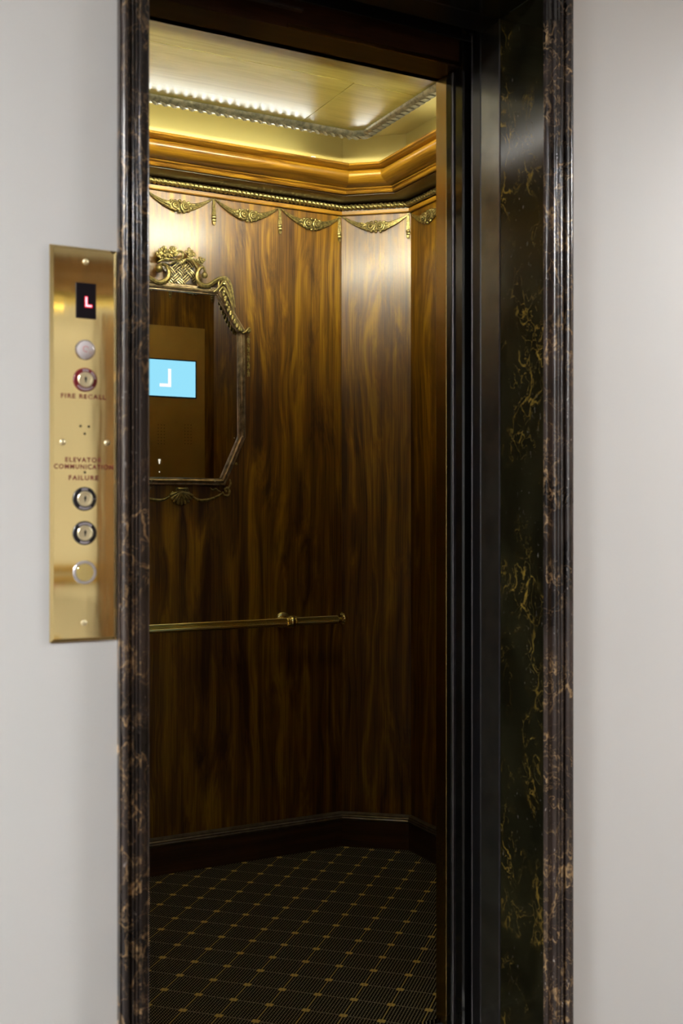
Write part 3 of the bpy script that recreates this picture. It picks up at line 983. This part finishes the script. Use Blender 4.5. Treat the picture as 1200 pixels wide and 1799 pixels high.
def flower_heap(pxc, w, h, n, rr):
    mb = MB(); c = ml(*pxc, .010); sx = w * .00175; sz = h * .00196
    mb.ball(c, (sx * .8, .008, sz * .8), 10, 6)
    for i in range(n):
        a = random.uniform(0, 2 * PI); q = math.sqrt(random.random())
        p = (c[0] + math.cos(a) * q * sx, c[1] - .006 * (1 - q) - random.uniform(0, .004), c[2] + math.sin(a) * q * sz)
        r = rr * random.uniform(.7, 1.2)
        mb.ball(p, (r, r * .8, r), 6, 4)
        if i % 4 == 0:
            mb.torus((p[0], p[1] - r * .6, p[2]), r * .9, r * .35, 'y', 9, 5)
    return mb.build('flower_heap', 'antique_gold', mir, smooth=True)
flower_heap((286, 446), 15, 8, 34, .0050)
flower_heap((304, 443), 10, 9, 26, .0052)
flower_heap((334, 446), 10, 9, 30, .0048)
flower_heap((353, 458), 8, 6, 22, .0042)
flower_heap((290, 438), 5, 4, 10, .0046)
# shell and drapery under the frame
sh = MB(); hub = ml(318.5, 862, .006)
for i in range(9):
    a = math.radians(-90 + (i - 4) * 17)
    L_ = .043 + .004 * math.cos((i - 4) * .4)
    tip = (hub[0] + math.cos(a) * L_, hub[1] - .002, hub[2] + math.sin(a) * L_)
    mid = (hub[0] + math.cos(a) * L_ * .55, hub[1] - .006, hub[2] + math.sin(a) * L_ * .55)
    sh.tube([hub, mid, tip], [.002, .0042, .0058], 7, .8)
    sh.ball(tip, (.006, .005, .006), 7, 5)
sh.build('shell', 'antique_gold', mir, smooth=True)
sc_ = MB()
for s_ in (-1, 1):
    c = (hub[0] + s_ * .016, hub[1] - .004, hub[2] + .004)
    sc_.torus(c, .006, .0032, 'y', 14, 6); sc_.ball(c, .0035, 7, 5)
sc_.tube([(hub[0] - .014, hub[1] - .005, hub[2] + .007), (hub[0], hub[1] - .007, hub[2] + .006), (hub[0] + .014, hub[1] - .005, hub[2] + .007)], .005, 8)
sc_.build('shell_scroll', 'antique_gold', mir, smooth=True)
for mirrored in (False, True):
    f = mirror_px if mirrored else (lambda p: p)
    scroll('drapery_swag', f([(331, 864), (340, 874), (352, 879), (366, 878), (380, 873), (392, 866)]), .003, .0062, .003, depth=.006)
    scroll('corner_scroll', f([(394, 860), (399, 857), (403, 862), (401, 870), (394, 870), (391, 864)]), .004, .005, .003, depth=.008, ball=(*f([(396.5, 863)])[0], .005))
    scroll('corner_scroll', f([(369, 857), (374, 861), (379, 859), (383, 862), (388, 864)]), .002, .004, .002, depth=.008)
    scroll('corner_scroll', f([(402, 856), (405, 850), (404, 842)]), .003, .0045, .002, depth=.006)
    p = ml(*f([(415, 815)])[0], .004)
    MB().ball(p, (.006, .005, .006), 8, 5).build('rosette', 'antique_gold', mir, smooth=True)
for (x, y) in ((266, 845), (377, 846), (426, 767)):
    p = ml(x, y, .026)
    MB().lathe([(.0028, -.003), (.0024, -.0045), (.001, -.005)], p, 'y', 10).build('screw', 'key_metal', mir, smooth=True)

# ---- handrail
HY_, HZ_ = 3.600, .870
hr = empty('handrail', (XM, YB, 0)); tag(hr, 'reeded brass handrail with ring collars on the back wall', 'handrail')
yy = HY_ - YB; xe = .588
NF = 18; rings = []
sec = []
for i in range(NF * 4):
    a = 2 * PI * i / (NF * 4); r = .0155 - .0026 * (1 - abs(math.sin(NF * a / 2)))
    sec.append((r * math.cos(a), r * math.sin(a)))
MB().loft([[(x, yy + a, HZ_ + b) for a, b in sec] for x in (-xe, -.2, .2, xe)], True, True).build('rail', 'brass', hr, smooth=True)
bx = at(512, 1090, HY_)[0] - XM
for s_ in (-1, 1):
    c = (s_ * bx, yy, HZ_)
    col_ = MB().lathe([(.0165, -.017), (.021, -.0165), (.0225, -.0145), (.021, -.0125), (.0185, -.011), (.0225, -.008), (.0245, 0), (.0225, .008), (.0185, .011), (.021, .0125), (.0225, .0145), (.021, .0165), (.0165, .017)], c, 'x', 28)
    col_.build('collar', 'brass', hr, smooth=True)
    MB().lathe([(.011, 0), (.009, .02), (.009, .045), (.012, .058)], (s_ * bx, yy + .012, HZ_), 'y', 18).build('bracket_arm', 'brass', hr, smooth=True)
    MB().lathe([(.012, -.016), (.026, -.013), (.031, -.008), (.032, -.003), (.032, 0)], (s_ * bx, 0, HZ_), 'y', 28).build('rosette', 'brass', hr, smooth=True)
    f_ = MB().lathe([(.0145, 0), (.009, s_ * .003), (.009, s_ * .009), (.013, s_ * .0105), (.0215, s_ * .015), (.0245, s_ * .021), (.0225, s_ * .028), (.016, s_ * .035), (.007, s_ * .041), (.001, s_ * .044)], (s_ * xe, yy, HZ_), 'x', 20)
    for k in range(8):
        a = 2 * PI * k / 8
        f_.tube([(s_ * (xe + .012), yy + .0195 * math.cos(a), HZ_ + .0195 * math.sin(a)), (s_ * (xe + .021), yy + .0245 * math.cos(a), HZ_ + .0245 * math.sin(a)), (s_ * (xe + .033), yy + .018 * math.cos(a), HZ_ + .018 * math.sin(a))], [.003, .0042, .002], 6, up=(1, 0, 0))
    f_.build('finial', 'brass', hr, smooth=True)

# ---- car operating panel with screen (seen in the mirror)
YV = 2 * (YB - .0085) - (YF + .006)             # mirrored plane of the plate
vx = lambda px: ratio(px) * YV
def vz(px, py):
    return at(px, py, YV)[2]
xr_, xl_ = vx(360), OPX1 + .03
cop = empty('operating_panel', (xr_, YF, 0), PI); tag(cop, 'tall bronze operating panel with blue floor screen, seen in the mirror', 'control panel')
cx_ = lambda x: xr_ - x                          # local x of a world x (panel faces the back wall)
MB().box(0, xr_ - xl_, -.006, -.0005, .25, vz(265, 570), .0015).build('plate', 'panel_bronze', cop)
sx1 = vx(343); zt2, zb2 = vz(343, 636), vz(343, 698.6)
sw = (zt2 - zb2) * 16 / 9
scr = MB().box(cx_(sx1) - .006, cx_(sx1) + sw + .006, -.0085, -.0062, zb2 - .006, zt2 + .006, .001).build('screen', 'black_plastic', cop)
MB().box(cx_(sx1), cx_(sx1) + sw, -.0092, -.0088, zb2, zt2).build('display', 'screen_blue', scr)
xa, xb = cx_(vx(300.3)), cx_(vx(280))
zt3, zb3 = vz(297, 648), vz(297, 680)
lw = .0155
MB().prism([(xa, zt3), (xa + lw, zt3), (xa + lw, zb3 + lw), (xb, zb3 + lw), (xb, zb3), (xa, zb3)], -.0101, -.0094).build('letter', 'screen_white', scr)
hm = MB().lathe([(.0022, -.0003), (.0022, 0), (0, 0)], (0, 0, 0), 'y', 8).mesh('speaker_hole', 'hole_black')
for gx in (278, 325):
    for i in range(3):
        for j in range(7):
            inst('speaker_hole', hm, cop, T(cx_(vx(gx + 5.3 * i)), -.0061, vz(gx, 746.5 + 5.5 * j)))
ax_, az = cx_(vx(280)), vz(280, 811)
MB().prism([(ax_ - .006, az + .012), (ax_ + .006, az + .012), (ax_ + .002, az - .011), (ax_ - .002, az - .011)], -.0075, -.0062).build('arrow_light', 'arrow_white', cop)
MB().lathe([(.0028, -.0012), (.0028, 0), (0, 0)], (cx_(vx(280)), -.0062, vz(280, 829)), 'y', 10).build('indicator', 'arrow_white', cop)

# ---- hall call panel
PY = YW - .005
px0, px1 = at(88, 900, PY)[0], CLO - .0015
pz1, pz0 = at(88, 428, PY)[2], at(88, 1130, PY)[2]
hp = empty('call_panel', ((px0 + px1) / 2, YW, 0)); tag(hp, 'tall polished brass elevator call panel beside the marble jamb', 'control panel')
PX = (px0 + px1) / 2
w2 = (px1 - px0) / 2
b_ = .006
rings = [[(-w2, 0, pz0), (w2, 0, pz0), (w2, 0, pz1), (-w2, 0, pz1)],
         [(-w2, -.0015, pz0), (w2, -.0015, pz0), (w2, -.0015, pz1), (-w2, -.0015, pz1)],
         [(-w2 + b_, -.005, pz0 + b_), (w2 - b_, -.005, pz0 + b_), (w2 - b_, -.005, pz1 - b_), (-w2 + b_, -.005, pz1 - b_)]]
MB().loft(rings, True, True).build('plate', 'panel_brass', hp)
def hpz(px, py):
    x, y, z = at(px, py, PY); return x - PX, z
# display window with red L
a = hpz(134, 497); b = hpz(167.5, 560)
ds = MB().box(a[0] - .001, b[0] + .001, -.0068, -.0051, b[1] - .001, a[1] + .001, .0006).build('display', 'black_plastic', hp)
lx0, lz1 = hpz(149.5, 522); lx1, lz0 = hpz(160.5, 540)
def ell(e, th, y0, y1):
    return MB().prism([(lx0 - e, lz1 + e), (lx0 + th + e, lz1 + e), (lx0 + th + e, lz0 + th + e), (lx1 + e, lz0 + th + e), (lx1 + e, lz0 - e), (lx0 - e, lz0 - e)], y0, y1)
ell(.0012, .0030, -.0074, -.0069).build('digit_glow', 'digit_red', ds)
ell(-.0002, .0030, -.0079, -.0075).build('digit', 'digit_core', ds)
# round indicator lens
c = hpz(149.5, 615)
ln = MB().lathe([(.0172, -.005), (.0172, -.0075), (.0150, -.0082)], (c[0], 0, c[1]), 'y', 32).build('fire_indicator', 'chrome', hp, smooth=True)
MB().lathe([(.0149, -.0083), (.012, -.0100), (.006, -.0112), (.0005, -.0115)], (c[0], 0, c[1]), 'y', 28).build('lens', 'lens_white', ln, smooth=True)
mk = MB()
mk.torus((c[0], -.0108, c[1] + .001), .0048, .0009, 'y', 12, 5, math.radians(20), math.radians(290))
mk.tube([(c[0] - .001, -.0108, c[1] - .003), (c[0] + .008, -.0098, c[1] - .005)], .001, 5)
mk.build('symbol', 'red_mark', ln)
def key_switch(px, py, ringmat, marks, turn=0.0):
    c = hpz(px, py)
    r = MB().lathe([(.0205, -.005), (.0205, -.0068), (.0195, -.0078), (.0130, -.0080)], (c[0], 0, c[1]), 'y', 36).build('key_switch', ringmat, hp, smooth=True)
    MB().lathe([(.0132, -.0050), (.0132, -.0098), (.0120, -.0108), (.0095, -.0106), (.0090, -.0098), (.0003, -.0098)], (c[0], 0, c[1]), 'y', 28).build('cylinder', 'key_metal', r, smooth=True)
    s_ = MB().prism([(-.0008, -.0048), (.0008, -.0048), (.0010, -.0010), (.0021, .0004), (.0016, .0030), (.0008, .0050), (-.0008, .0050), (-.0016, .0030), (-.0021, .0004), (-.0010, -.0010)], -.0104, -.0099)
    s_.build('keyway', 'hole_black', r, matrix=T(c[0], 0, c[1]) @ Matrix.Rotation(turn, 4, 'Y'))
    mb = MB()
    for a0, a1, n in marks:                      # worn, illegible print round the ring: short strokes
        for i in range(n):
            a = math.radians(a0 + (a1 - a0) * (i + .5) / n)
            da = math.radians((a1 - a0) / n * .30)
            q = []
            for rr, aa in ((.0150, a - da), (.0150, a + da), (.0182, a + da), (.0182, a - da)):
                q.append((c[0] + rr * math.cos(aa), c[1] + rr * math.sin(aa)))
            mb.prism(q, -.00825, -.0078)
    mb.build('ring_print', 'white_print', r)
    return r
key_switch(149.5, 667.5, 'key_red', [(70, 108, 4), (5, 55, 5), (215, 320, 10)])['label'] = 'red ringed fire recall key switch'
key_switch(148.5, 876.5, 'key_black', [(72, 110, 5), (-4, 4, 1), (235, 310, 9)], .05)['label'] = 'black ringed key switch below the failure lettering'
key_switch(148.5, 936.5, 'key_black', [(45, 130, 8), (240, 300, 7)], .05)['label'] = 'black ringed key switch above the call button'
# call button: halo ring and brass centre
c = hpz(148.5, 1005.5)
cb = MB().lathe([(.0205, -.005), (.0205, -.0072), (.0195, -.0082), (.0158, -.0082), (.0150, -.0070)], (c[0], 0, c[1]), 'y', 40).build('call_button', 'chrome', hp, smooth=True)
MB().lathe([(.0149, -.0050), (.0149, -.0072), (.0142, -.0078), (.0003, -.0078)], (c[0], 0, c[1]), 'y', 36).build('button_cap', 'brass', cb, smooth=True)
# holes, screws
for px, py in ((141.5, 748.5), (156, 749.5), (148.8, 762), (149, 830)):
    c = hpz(px, py)
    MB().lathe([(.0021, -.0053), (.0021, -.005), (0, -.005)], (c[0], 0, c[1]), 'y', 12).build('speaker_hole', 'hole_black', hp)
for px, py in ((150.5, 460), (110, 777), (188, 778), (147.5, 1094)):
    c = hpz(px, py)
    sc2 = MB().lathe([(.0052, -.005), (.0050, -.0064), (.0036, -.0078), (.0012, -.0084), (.0003, -.0085)], (c[0], 0, c[1]), 'y', 18).build('screw', 'key_metal', hp, smooth=True)
# lettering
for txt, px, py, pxw, hgt in (('FIRE RECALL', 147, 696.5, 79, .0075), ('ELEVATOR', 147, 808, 64, .0078), ('COMMUNICATION', 147.5, 820, 104, .0078), ('FAILURE', 147, 839.5, 52, .0078)):
    c = hpz(px, py)
    me = text_mesh(txt, hgt * 1.42, 'red_print', 1.25, .0002, .0003)
    xs = [v.co.x for v in me.vertices]; zs = [v.co.z for v in me.vertices]
    wid = at(px + pxw / 2, py, PY)[0] - at(px - pxw / 2, py, PY)[0]
    k = wid / (max(xs) - min(xs)); mxx = (max(xs) + min(xs)) / 2; mzz = (max(zs) + min(zs)) / 2
    me.transform(Matrix.Diagonal((k, 1, 1, 1)) @ T(-mxx, 0, -mzz))
    inst('lettering', me, hp, T(c[0], -.0053, c[1]))

# ---- hall opposite the elevator (only seen as reflections in the brass)
rr = struct(empty('trim_hall_crown'), 'brown wooden crown moulding of the hall')
MB().loft([[(x, HY, 2.46), (x, HY + .02, 2.46), (x, HY + .025, 2.50), (x, HY + .05, 2.52), (x, HY + .06, 2.57), (x, HY + .09, 2.60), (x, HY + .09, 2.64), (x, HY, 2.64)] for x in (HX0, HX1)], True, True).build('crown_run', 'hall_wood', rr)
rr = struct(empty('trim_chair_rail'), 'gold chair rail along the opposite hall wall')
for z in (.905, .965):
    MB().loft([[(x, HY, z - .02), (x, HY + .02, z - .02), (x, HY + .03, z), (x, HY + .02, z + .02), (x, HY, z + .02)] for x in (HX0, HX1)], True, True).build('rail_run', 'gold_trim', rr)
o = struct(empty('door_3'), 'brown wooden double door on the opposite hall wall')
MB().box(1.70, 2.56, HY + .002, HY + .045, .01, 2.25, .004).build('door_leaf', 'hall_wood', o)
MB().box(1.60, 1.6995, HY + .002, HY + .06, 0, 2.35, .006).build('door_casing', 'hall_wood', o)
MB().box(2.5605, 2.66, HY + .002, HY + .06, 0, 2.35, .006).build('door_casing', 'hall_wood', o)
MB().lathe([(.012, 0), (.012, .03), (.028, .04), (.03, .055), (.02, .068), (.002, .07)], (1.78, HY + .045, 1.0), 'y', 20).build('handle', 'brass', o, smooth=True)
pt = empty('pedestal_table', (1.12, HY + .30, 0)); tag(pt, 'small round gilt pedestal table by the opposite hall wall', 'table')
MB().lathe([(.001, .60), (.17, .60), (.18, .61), (.18, .622), (.17, .63), (.001, .63)], (0, 0, 0), 'z', 32).build('table_top', 'gold_trim', pt, smooth=True)
MB().lathe([(.04, .02), (.03, .08), (.022, .2), (.035, .3), (.022, .4), (.03, .56), (.06, .5995)], (0, 0, 0), 'z', 20).build('stem', 'gold_trim', pt, smooth=True)
MB().lathe([(.14, 0), (.14, .012), (.09, .0195), (.03, .0198)], (0, 0, 0), 'z', 28).build('base', 'gold_trim', pt, smooth=True)
pp = empty('potted_poinsettia', (1.12, HY + .30, .6305)); tag(pp, 'red poinsettia in a clay pot on the gilt pedestal table', 'plant')
MB().lathe([(.055, 0), (.075, .10), (.080, .10), (.080, .12), (.070, .12), (.066, .105), (.002, .10)], (0, 0, 0), 'z', 24).build('pot', 'terracotta', pp, smooth=True)
random.seed(3)
st = MB()
for i in range(7):
    a = i * 2.4; st.tube([(0, 0, .10), (.05 * math.cos(a), .05 * math.sin(a), .2), (.10 * math.cos(a), .10 * math.sin(a), .26 + .02 * (i % 3))], [.004, .003, .002], 5)
st.build('stem', 'green_leaf', pp)
def leafm(mat, L_, w):
    return MB().loft([[(-.001, 0, 0), (.0, 0, .001), (.001, 0, 0)], [(-w, L_ * .35, .004), (0, L_ * .35, .008), (w, L_ * .35, .004)], [(-w * .8, L_ * .65, .0), (0, L_ * .65, .005), (w * .8, L_ * .65, 0)], [(-.001, L_, -.012), (0, L_, -.011), (.001, L_, -.012)]], True, True).mesh('leaf', mat, True)
lr, lg = leafm('red_leaf', .11, .03), leafm('green_leaf', .12, .032)
for i in range(7):
    a = i * 2.4; bx_, by_, bz = .10 * math.cos(a), .10 * math.sin(a), .26 + .02 * (i % 3)
    for j in range(7):
        inst('leaf', lr if j < 5 else lg, pp, T(bx_, by_, bz - (.0 if j < 5 else .03)) @ Matrix.Rotation(j * 1.256 + i, 4, 'Z') @ Matrix.Rotation(random.uniform(-.3, .4), 4, 'X'))
